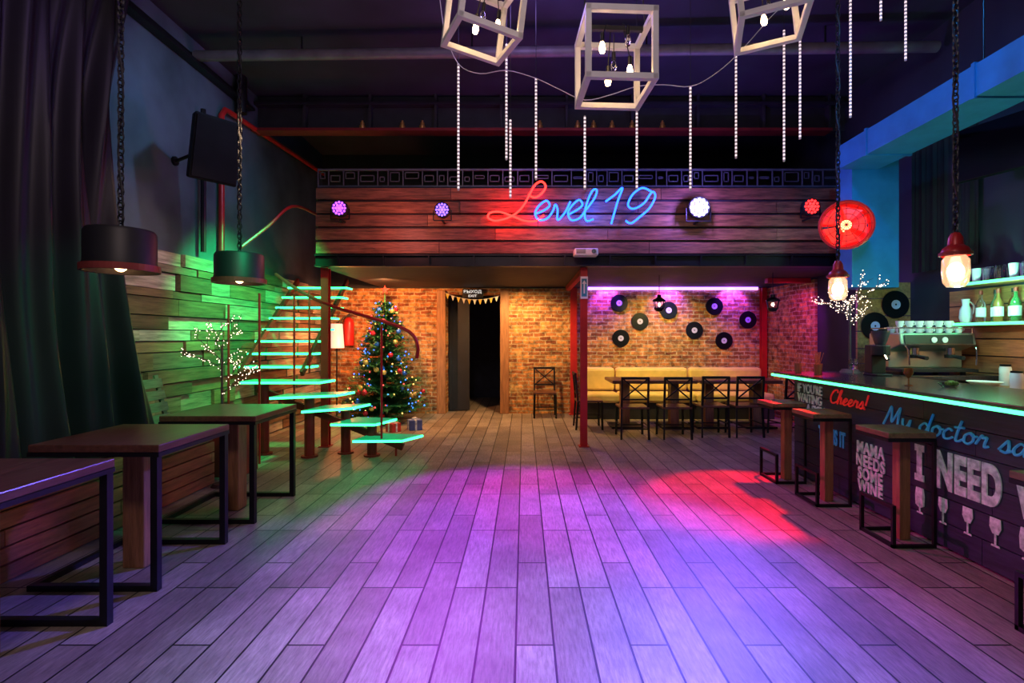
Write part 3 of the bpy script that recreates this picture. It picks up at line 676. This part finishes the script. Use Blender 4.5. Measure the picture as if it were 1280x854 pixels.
for i,yy in enumerate((3.81,3.6,3.4,3.2,3.0,2.82)):
    mb=MB()
    k=i%4; prof=[[(-.04,.06),(-.045,.13),(-.035,.19),(.035,.19),(.045,.13),(.04,.06),(.0,.04)],[(-.02,.08),(-.04,.12),(-.036,.18),(.036,.18),(.04,.12),(.02,.08)]][0 if k==0 else 1]
    mb.slab([(0,-a,b_) for a,b_ in prof],(-.004,0,0)); mb.slab([(0,-.006,0.01),(0,.006,.01),(0,.006,.09),(0,-.006,.09)],(-.004,0,0)); mb.slab([(0,-.03,0),(0,.03,0),(0,.026,.012),(0,-.026,.012)],(-.004,0,0))
    g=part('painted_glass_icon',mb,M_chalkw,bar,'white painted wine glass symbol'); g.location=(XF,yy,.18)
def stool(y0,x,lab):
    t=thing('bar_stool',lab,'bar stool',(x,y0,0),group='timber and metal bar stools')
    part('seat',MB().bb(.0,.34,-.02,.34,.775,.815),M_seat,t,bevel=.006)
    part('seat_frame',MB().bb(.0,.34,-.02,0,.75,.774).bb(.0,.34,.32,.34,.75,.774).bb(.0,.02,0,.32,.75,.774),M_black,t)
    part('post',MB().bb(.19,.27,.13,.21,.0,.774),M_post,t,'thick reddish timber post',bevel=.006)
    part('leg_frame',MB().bb(.32,.34,-.02,.0,.0,.75).bb(.03,.32,-.02,.0,0,.025).bb(.03,.32,.32,.34,0,.025).bb(.32,.34,.32,.34,0,.75).bb(.03,.055,-.02,.0,0,.3).bb(.03,.055,.32,.34,0,.3).bb(.03,.055,.0,.32,.275,.3).bb(.03,.055,.0,.32,0,.025),M_black,t,'black square-tube frame with low footrest')
    return t
stool(5.2,2.52,'timber and black metal bar stool at the bar end'); stool(4.5,2.53,'timber and black metal bar stool against the lettered bar front'); stool(3.63,2.57,'timber and black metal bar stool before the wine glass symbols'); stool(2.28,2.48,'timber and black metal bar stool close to the bar front')
def jar(c,lab):
    t=thing('pendant_lamp',lab,'pendant lamp',c,group='red industrial jar lamps over the bar')
    part('glass_jar',MB().lathe([(.001,-.0),(.05,.0),(.07,.03),(.078,.1),(.075,.18),(.055,.21),(.05,.21),(.07,.18),(.072,.1),(.064,.035),(.045,.006),(.001,.006)],seg=24),mat('jar_glass',(1,.9,.8),.08,0,.02,trans=1,em=(1,.55,.3),es=.25),t,smooth=True)
    part('bulb',MB().sph((0,0,.1),.048,(1,1,1.35)),emis('jar_bulb',(1,.76,.5),30),t,smooth=True)
    part('cap',MB().lathe([(.08,.205),(.085,.23),(.07,.26),(.045,.28),(.04,.33),(.025,.36),(.001,.37)],seg=24),M_red,t,smooth=True)
    part('fitting_collar',MB().lathe([(.085,.21),(.092,.21),(.092,.23),(.085,.23),(.085,.21)],seg=24),M_redd,t)
    part('chain',chain(MB(),.38,ZC-c[2]-.04),M_black,t)
    part('cable',MB().sweep([(.014*math.sin(i*.9),.014*math.cos(i*.9),.36+i*(ZC-c[2]-.36)/40) for i in range(41)],.007,5),M_rubber,t)
jar(V((2.9,3.44,1.83)),'red industrial jar lamp hanging on chain over the bar'); jar(V((2.9,4.73,1.83)),'red industrial jar lamp over the bar end')
em=thing('espresso_machine','large two-group steel espresso machine on the bar','espresso machine',(4.14,5.33,1.11))
part('body',MB().slab([(-.38,-.05,.06),(-.38,.25,.06),(-.38,.25,.42),(-.38,-.2,.42),(-.38,-.22,.3),(-.38,-.05,.24)],(.76,0,0)),M_steel,em,bevel=.012)
part('drip_tray',MB().bb(-.38,.38,-.24,.25,.03,.058).bb(-.36,.36,-.22,-.06,.058,.062),M_blackp,em)
part('control_panel',MB().slab([(-.34,-.222,.31),(-.34,-.21,.4),(.34,-.21,.4),(.34,-.222,.31)],(0,-.006,0)),M_blackp,em)
for sx in (-.18,.18):
    part('group_head',MB().cyl((sx,-.13,.2),(sx,-.13,.27),.045,seg=16).cyl((sx,-.1,.27),(sx,-.05,.27),.03),M_chrome,em,smooth=True)
    part('portafilter',MB().cyl((sx,-.13,.165),(sx,-.13,.2),.04,.045,16).cyl((sx,-.17,.185),(sx,-.3,.17),.016,.02),M_blackp,em,smooth=True)
    part('gauge',MB().cyl((sx*.3,-.228,.35),(sx*.3,-.235,.35),.028,seg=20),M_whitep,em)
for sx in (-.34,.34): part('steam_wand',MB().sweep(smooth_pts([(sx,-.2,.3),(sx,-.26,.26),(sx*.97,-.27,.1)]),.007),M_chrome,em)
for sx in (-.3,.3):
    for yy in (-.15,.2): part('foot',MB().cyl((sx,yy,0),(sx,yy,.03),.025),M_black,em)
part('cup_rail',MB().sweep([(-.37,-.18,.47),(.37,-.18,.47),(.37,.23,.47),(-.37,.23,.47)],.006,5,closed=True).cyl((-.37,-.18,.42),(-.37,-.18,.47),.005).cyl((.37,-.18,.42),(.37,-.18,.47),.005).cyl((0,-.18,.42),(0,-.18,.47),.005),M_chrome,em)
cupc=None
for i in range(20):
    j=i%14
    loc=(3.83+(j%7)*.1,5.22+(j//7)*.12,1.531+(.061 if i>=14 else 0))
    if cupc is None:
        cupc=thing('coffee_cup','white porcelain coffee cup stored on the espresso machine','cup',loc,group='white cups on the espresso machine')
        part('bowl',MB().lathe([(.001,.0),(.022,.0),(.032,.02),(.038,.06),(.035,.06),(.028,.02),(.001,.008)],seg=16),M_whitep,cupc,smooth=True)
        part('handle',MB().sweep(smooth_pts([(.034,0,.05),(.055,0,.045),(.052,0,.022),(.03,0,.018)],3),.004,5),M_whitep,cupc)
    else: clone(cupc,loc)
gr=thing('coffee_grinder','black coffee grinder with hopper on the bar','coffee grinder',(3.48,5.0,1.11))
part('body',MB().bb(-.08,.08,-.06,.14,0,.02).bb(-.07,.07,.02,.13,.02,.3).cyl((0,0,.2),(0,0,.3),.08,seg=20),M_blackp,gr,bevel=.008)
part('hopper',MB().lathe([(.04,.3),(.05,.32),(.08,.42),(.08,.44),(.001,.445)],seg=20),mat('smoked_plastic',(.05,.05,.06),.15),gr,smooth=True)
part('spout',MB().cyl((0,-.07,.2),(0,-.1,.16),.02),M_chrome,gr)
branchlamp((3.5,5.5,1.11),'twig lamp with tiny white fairy lights on the bar end',.76,.42,9,.85,nb=10,r=.0045)
def wineglass(loc,lab,m_=M_glass,s=1.):
    return solo('wine_glass',lab,'wine glass',MB().lathe([(.001,0),(.035*s,0),(.035*s,.004),(.005,.01),(.004,.07*s),(.02*s,.085*s),(.042*s,.12*s),(.036*s,.17*s),(.034*s,.17*s),(.04*s,.12*s),(.001,.088*s)],seg=20),m_,loc,smooth=True)
wineglass((3.02,4.02,1.111),'small stemmed amber glass standing on the bar',M_amb,.8)
wineglass((3.15,4.9,1.111),'clear stemmed wine glass on the bar')
bw=thing('serving_bowl','small glass bowl of green garnish on the bar','bowl',(3.2,3.85,1.111))
part('dish',MB().lathe([(.001,0),(.04,0),(.07,.035),(.075,.035),(.042,-.0)],seg=24),M_glass,bw,smooth=True)
mb=MB(); rd=random.Random(4)
for k in range(14): mb.sph((rd.uniform(-.035,.035),rd.uniform(-.035,.035),.03+rd.uniform(0,.012)),.014,u=8,v=5)
part('garnish',mb,mat('lime',(.2,.45,.08),.5),bw,stuff=True)
for i,(x,y) in enumerate(((2.98,5.2),(3.08,5.35),(2.9,5.42))):
    t=thing('straw_cup','small terracotta cup holding thin sticks on the bar','cup',(x,y,1.111),group='cups with sticks on the bar')
    part('cup',MB().lathe([(.001,0),(.03,0),(.038,.1),(.034,.1),(.027,.005),(.001,.005)],seg=16),M_post,t,smooth=True)
    mb=MB()
    for k in range(6): mb.cyl((rd.uniform(-.015,.015),rd.uniform(-.015,.015),.01),(rd.uniform(-.05,.05),rd.uniform(-.05,.05),.22),.003,seg=5)
    part('sticks',mb,M_shelfw,t)
bb_=thing('back_bar_cabinet','dark service cabinet with wooden top behind the bar','cabinet',(0,0,0))
part('body',MB().bb(4.15,4.65,1.2,4.98,0,.99),M_dark,bb_); part('worktop',MB().bb(4.1,4.65,1.2,4.98,.991,1.03),M_shelfw,bb_)
solo('serving_plate','white round plate standing on the service counter','plate',MB().lathe([(.001,0),(.08,0),(.13,.04),(.135,.044),(.13,.046),(.08,.008),(.001,.008)],seg=32),M_whitep,(4.3,4.78,1.031),smooth=True)
for i,(x,y,hh) in enumerate(((4.33,4.5,.16),(4.42,4.3,.2),(4.28,4.12,.12),(4.5,4.68,.14),(4.38,3.95,.18),(4.48,4.48,.22),(4.55,4.15,.16),(4.3,4.32,.13),(4.56,4.85,.2),(4.46,4.0,.24))):
    t=thing('storage_jar',['white storage jar with dark lid on the service counter','amber glass jar with dark lid on the service counter'][i%2],'jar',(x,y,1.031),group='jars on the service counter')
    part('jar_body',MB().lathe([(.001,0),(.042,0),(.046,.01),(.046,hh*.8),(.04,hh*.9),(.001,hh*.9)],seg=18),[M_whitep,M_amb][i%2],t,smooth=True); part('lid',MB().cyl((0,0,hh*.9),(0,0,hh),.042,seg=18),M_black,t)
mb=MB()
for k in range(6): mb.bb(4.655,4.699,3.0,5.6,.96+k*.172,1.12+k*.172)
struct('trim_5',mb,M_shelfw)
for z in (1.6,2.0):
    s=thing('wall_shelf','wooden wall shelf with green LED edge holding bottles' if z<1.8 else 'upper wooden shelf with green LED edge holding glasses','shelf',(0,0,z),group='back bar shelves')
    part('board',MB().bb(4.42,4.65,3.0,5.3,0,.035),M_shelfw,s); part('led_strip',MB().bb(4.412,4.419,3.0,5.3,0.005,.03),E_green,s)
bprof=[(.001,0),(.036,0),(.038,.01),(.038,.17),(.03,.2),(.014,.225),(.013,.285),(.016,.287),(.016,.3),(.001,.3)]
bl=[(4.49,px) for px in (1226,1237,1248,1259,1270,1281,1292,1303)]
for i,(X,px) in enumerate(bl):
    y=X*F/(px-VX); X2=X+(.06 if i%2 else 0)
    t=thing('liquor_bottle',['clear glass liquor bottle with white label on the shelf','green glass liquor bottle with pale label on the shelf','amber glass liquor bottle with pale label on the shelf'][i%3],'bottle',(X2,y,1.636),group='bottles on the bar shelf')
    part('glass',MB().lathe(bprof,seg=18),[M_glass,M_bgl,M_amb][i%3],t,smooth=True)
    part('label',MB().lathe([(.0385,.05),(.0395,.05),(.0395,.14),(.0385,.14)],seg=18),M_whitep,t)
    part('cap',MB().cyl((0,0,.27),(0,0,.31),.017),[M_redd,M_black][i%2],t)
for i in range(18):
    X=4.48 if i<9 else 4.58; y=5.2-.13*(i%9)
    solo('drinking_glass',['upturned clear drinking glass on the upper shelf','upturned white mug on the upper shelf'][i%3==1] ,'glass',MB().lathe([(.03,0),(.04,.13),(.001,.13),(.001,.125),(.037,.125),(.028,0),(.03,0)],seg=18),M_whitep if i%3==1 else M_glass,(X,y,2.036),smooth=True,group='glasses on the upper shelf')
solo('ceramic_jug','white ceramic jug on the green-lit shelf','jug',MB().lathe([(.001,0),(.04,0),(.055,.05),(.05,.13),(.028,.18),(.035,.24),(.03,.24),(.02,.18),(.001,.17)],seg=20).sweep(smooth_pts([(.03,0,.22),(.08,0,.18),(.075,0,.1),(.05,0,.08)]),.008),M_whitep,(4.52,5.24,1.636),smooth=True)
# ================================================================== RIGHT UPPER
dk=thing('air_duct','blue painted rectangular ventilation duct along the ceiling edge','air duct',(0,0,0))
part('horizontal_run',MB().bb(3.62,4.08,0.5,5.9,3.42,3.68),M_blue,dk)
for y in (1.5,2.8,4.1,5.4): part('flange',MB().bb(3.605,4.095,y,y+.03,3.405,3.695),M_blue,dk)
part('vertical_run',MB().bb(3.78,4.32,5.9,6.2,2.06,3.68),M_blue,dk)
for y in (1.5,4.1):
    for x in (3.68,4.02): part('hanger_rod',MB().cyl((x,y,3.6),(x,y,ZC),.008),M_black,dk)
mb=MB(); g2=[]
for j in range(2):
    g2.append([mb.bm.verts.new((4.66+.012*math.sin(i*.45)+.008*math.sin(i*1.3+j),5.25+i*.011,2.25+j*1.45)) for i in range(81)])
for i in range(80): mb.bm.faces.new((g2[0][i],g2[0][i+1],g2[1][i+1],g2[1][i]))
solo('curtain','black cloth drape hanging on the dark wall','curtain',mb,M_drape,smooth=True)
tv=thing('television','flat black television mounted high above the bar','television',P(1264,178,4.7),rot=(math.radians(-8),0,math.radians(-70)))
part('screen',MB().box((0,0,0),(.9,.04,.54)),M_vinyl,tv,bevel=.008)
part('bezel',MB().box((0,.03,0),(.88,.03,.52)),M_blackp,tv); part('wall_bracket',MB().beam((0,.04,0),(0,.22,0),.05),M_black,tv)
# ================================================================== CEILING ITEMS
pp=thing('ceiling_pipe','long grey pipe suspended beneath the dark ceiling','pipe',(0,0,0))
part('pipe',MB().cyl((-3.85,6.0,4.78),(4.6,5.7,4.72),.06,seg=14),mat('pipe_grey',(.15,.13,.15),.5,.2),pp,smooth=True)
for x in (-2.6,-.6,1.4,3.4): part('hanger',MB().cyl((x,5.9-.036*x,4.75),(x,5.9-.036*x,ZC),.01),M_black,pp)
def cube(c,rot,lab,s=.5,nb=5):
    t=thing('cube_chandelier',lab,'chandelier',c,rot=rot,group='white wooden cube chandeliers')
    h=s/2; w=.04; mb=MB()
    for a in (-h,h):
        for b_ in (-h,h):
            mb.beam((-h-w/2,a,b_),(h+w/2,a,b_),w).beam((a,-h-w/2,b_),(a,h+w/2,b_),w*.98).beam((a,b_,-h),(a,b_,h),w*.96)
    part('frame',mb,M_white,t,'white painted open timber cube',bevel=.003)
    for k in range(nb):
        x=(-.1,.02,.11,-.03,.07)[k%5]; y=(-.08,.1,.0,.06,-.1)[k%5]; z=(.05,.02,-.06,-.1,.09)[k%5]
        part('cord',MB().cyl((x,y,z+.08),(x*.6,y*.6,h),.004,seg=5),M_rubber,t)
        part('socket',MB().cyl((x,y,z+.03),(x,y,z+.09),.014),M_black,t)
        part('light_bulb',MB().lathe([(.001,-.05),(.016,-.042),(.022,-.018),(.017,.012),(.01,.03)],(x,y,z),14),E_bulb if k in (0,2,3) else M_glass,t,smooth=True)
    mb=MB(); R=Euler(rot).to_matrix().inverted(); top=R@V((0,0,ZC-c[2]))
    mb.cyl((-h,0,h),top+R@V((-.1,0,0)),.005,seg=5).cyl((h,0,h),top+R@V((.1,0,0)),.005,seg=5).beam((-h,0,h),(h,0,h),.03)
    part('suspension_cord',mb,M_rubber,t)
    return t
cube(V((.625,3.55,3.41)),(0,0,math.radians(3)),'white open cube chandelier with bare bulbs',s=.44)
cube(V((-.28,3.6,3.79)),(math.radians(4),math.radians(6),math.radians(24)),'white open cube chandelier hung slightly tilted, bulbs glowing',s=.42)
cube(V((1.74,3.65,3.9)),(math.radians(-4),math.radians(-5),math.radians(-18)),'white open cube chandelier hung slightly tilted with bulbs',s=.42)
D=4.6
tubes=[(573,80,238),(633,55,200),(638,150,248),(670,98,225),(731,145,237),(796,108,237),(863,108,238),(920,70,198),(980,38,202),(1000,40,174),(1063,-20,147),(1101,-30,26),(1132,-20,76)]
for (x,ya,yb_) in tubes:
    d_=D+random.uniform(.02,.35); a=P(x,ya,d_); b_=P(x,yb_,d_)
    t=thing('led_tube_light','thin hanging tube of tiny white LED dots','string light',b_,group='hanging LED icicle tubes')
    part('tube',MB().cyl((0,0,0),(0,0,a.z-b_.z),.01,seg=8),M_dots,t)
    part('cord',MB().cyl((0,0,a.z-b_.z),(0,0,ZC-b_.z),.003,seg=4),M_rubber,t)
D2=4.58
pts=[P(555,40,D2),P(573,80,D2),P(600,92,D2),P(633,88,D2),P(670,98,D2),P(700,112,D2),P(731,125,D2),P(765,118,D2),P(796,108,D2),P(830,106,D2),P(863,108,D2),P(890,95,D2),P(920,70,D2),P(960,25,D2),P(985,-5,D2),V((P(1000,0,D2).x,D2,ZC-.002))]
solo('light_cable','slack white cable linking the hanging LED tubes','cable',MB().sweep([V((pts[0].x-.1,D2,ZC-.002))]+smooth_pts(pts,4),.004,5),M_white)
for i,px in enumerate((453,503,528,675,722,742,765,790,828)):
    y=7.4; x=(px-VX)*y/F
    if i==0:
        bc0=thing('candle_holder','small brass candle cup standing on the red ledge','candle holder',(x,y,4.471),group='brass candle cups on the ledge')
        part('cup',MB().lathe([(.001,0),(.04,0),(.045,.06),(.03,.075),(.03,.11),(.001,.11)],seg=14),M_brass,bc0,smooth=True)
        part('wick_lid',MB().cyl((0,0,.11),(0,0,.14),.015),M_brass,bc0)
    else: clone(bc0,(x,y,4.471))
# ================================================================== LIGHTS
def spot(name,loc,target,col,e,ang,blend=.3,r=.08):
    l=bpy.data.lights.new(name,'SPOT'); l.color=col; l.energy=e; l.spot_size=math.radians(ang); l.spot_blend=blend; l.shadow_soft_size=r
    o=bpy.data.objects.new(name,l); scene.collection.objects.link(o); o.location=loc
    o.rotation_euler=(V(target)-V(loc)).to_track_quat('-Z','Y').to_euler(); return o
def point(name,loc,col,e,r=.08):
    l=bpy.data.lights.new(name,'POINT'); l.color=col; l.energy=e; l.shadow_soft_size=r
    o=bpy.data.objects.new(name,l); scene.collection.objects.link(o); o.location=loc; return o
f=V((0,-.1,0))
spot('beam_violet',cC+f,(-.3,2.3,0),(.14,.11,1),1800,56,.6)
spot('beam_magenta',cB+f,(.0,4.2,0),(.55,.02,1),740,54,.45)
spot('beam_magenta2',cA+f,(1.0,4.5,0),(1,.01,.5),700,36,.6)
spot('beam_red',cD+f,(2.1,4.85,0),(1,.0,.01),1900,27,.4)
spot('beam_down_violet',(-.1,1.2,4.9),(-.15,1.8,0),(.4,.46,1),1150,44,.9)
spot('fill_green',(-2.6,6.0,3.2),(-3.9,6.9,1.3),(.005,1,.2),560,84,.8)  # added unseen spot, strengthens the green LED spill on the plank wall
spot('fill_green2',(-1.4,3.4,3.4),(-3.7,4.5,.9),(.01,.95,.35),200,46,.9)  # second added green spot, tints the curtain and near planks
spot('fill_wall_warm',(-2.0,4.4,3.6),(-3.9,5.2,1.9),(1,.66,.38),70,56,.9)  # added unseen fill, lifts the near planks out of the green
spot('fill_slate',(-1.6,4.8,4.7),(-3.9,5.9,3.5),(.35,.62,1),80,70,.8)  # added unseen bluish fill for the upper left wall
spot('wash_blue',(2.4,3.2,4.8),(3.9,4.8,3.2),(.03,.32,1),160,80,.8)
spot('fill_column',(3.2,4.2,3.2),(4.0,5.9,2.7),(.03,.4,1),35,60,.8)  # extra blue fill added for the vertical duct
spot('wash_curtain',(-2.0,2.2,4.8),(-3.7,3.4,3.2),(.35,.12,1),30,70,.9)
point('fill_bar_green',(4.25,4.6,1.9),(.2,1,.5),18,.03)  # added point, extends the light cast by the green shelf strips
point('fill_machine',(3.9,4.6,1.75),(.5,1,.75),8,.03)  # added fill point that brightens the espresso machine
point('fill_under_shelf',(4.5,4.4,1.5),(1,.5,.2),4,.03)  # added warm fill for the wood behind the bar, no fitting
point('fascia_fill_violet',(2.25,6.35,3.2),(.3,.17,1),40,.05)  # added point, brightens the boards around the blue-white stage light
point('fascia_fill_red',(3.85,6.0,3.1),(1,.02,.02),24,.05)  # added point, tints the boards near the red stage light
point('fascia_fill_warm',(-1.6,6.2,2.9),(1,.25,.2),14,.05)  # added fill that reddens the left boards
point('fascia_fill_warm2',(.3,6.2,2.8),(1,.25,.2),8,.05)  # added fill that reddens the middle boards
point('neon_glow_blue',(.95,6.5,3.2),(.03,.1,1),14,.03)  # extra point added as the halo of the blue tubes
point('neon_glow_red',(-.2,6.5,3.15),(1,.02,.02),10,.03)  # extra point added as the halo of the red tube
spot('warm_down',(-.1,8.9,2.4),(-.1,9.6,0),(1,.56,.2),190,150,.6,.04)
spot('warm_down2',(-2.3,8.3,2.4),(-2.5,9.8,.7),(1,.38,.12),210,150,.6,.04)
spot('warm_down3',(2.5,8.5,2.38),(2.7,9.9,.8),(1,.72,.18),170,105,.8,.04)
spot('fill_tree',(-1.6,7.1,2.3),(-2.4,8.9,1.1),(.45,1,.8),90,60,.6,.04)  # added unseen spot, as the fairy lights barely light the tree
point('stair_orange',(-3.2,9.1,1.4),(1,.2,.06),30)
for x in (1.6,2.8,4.0): spot('violet_recess',(x,9.68,2.41),(x,9.9,2.2),(.33,.05,1),55,110,.5,.03)
spot('magenta_recess',(4.0,7.8,2.4),(4.7,9.0,1.2),(.8,.03,.7),70,80,.6,.06)
point('bar_end_violet',(3.9,6.8,1.9),(.45,.05,.9),8,.05)
point('fill_violet',(0,4.8,4.6),(.4,.25,1),24,.2)  # added general violet fill without a fixture
point('fill_front',(-.5,.3,4.3),(.95,.72,.68),130,.3)  # added overall fill from above the camera, no real fixture
w=bpy.data.worlds.new('world'); scene.world=w; w.use_nodes=True
w.node_tree.nodes['Background'].inputs[0].default_value=(.52,.43,.52,1); w.node_tree.nodes['Background'].inputs[1].default_value=.12
# ================================================================== CAMERA
cam=bpy.data.cameras.new('camera'); co=bpy.data.objects.new('camera',cam); scene.collection.objects.link(co)
co.location=(0,0,H); co.rotation_euler=(math.radians(90),0,0)
cam.sensor_width=36; cam.lens=36*F/1280; cam.shift_x=-15/1280; cam.shift_y=-7/1280; cam.clip_start=.05
scene.camera=co
scene.view_settings.view_transform='Standard'
scene.view_settings.exposure=.15
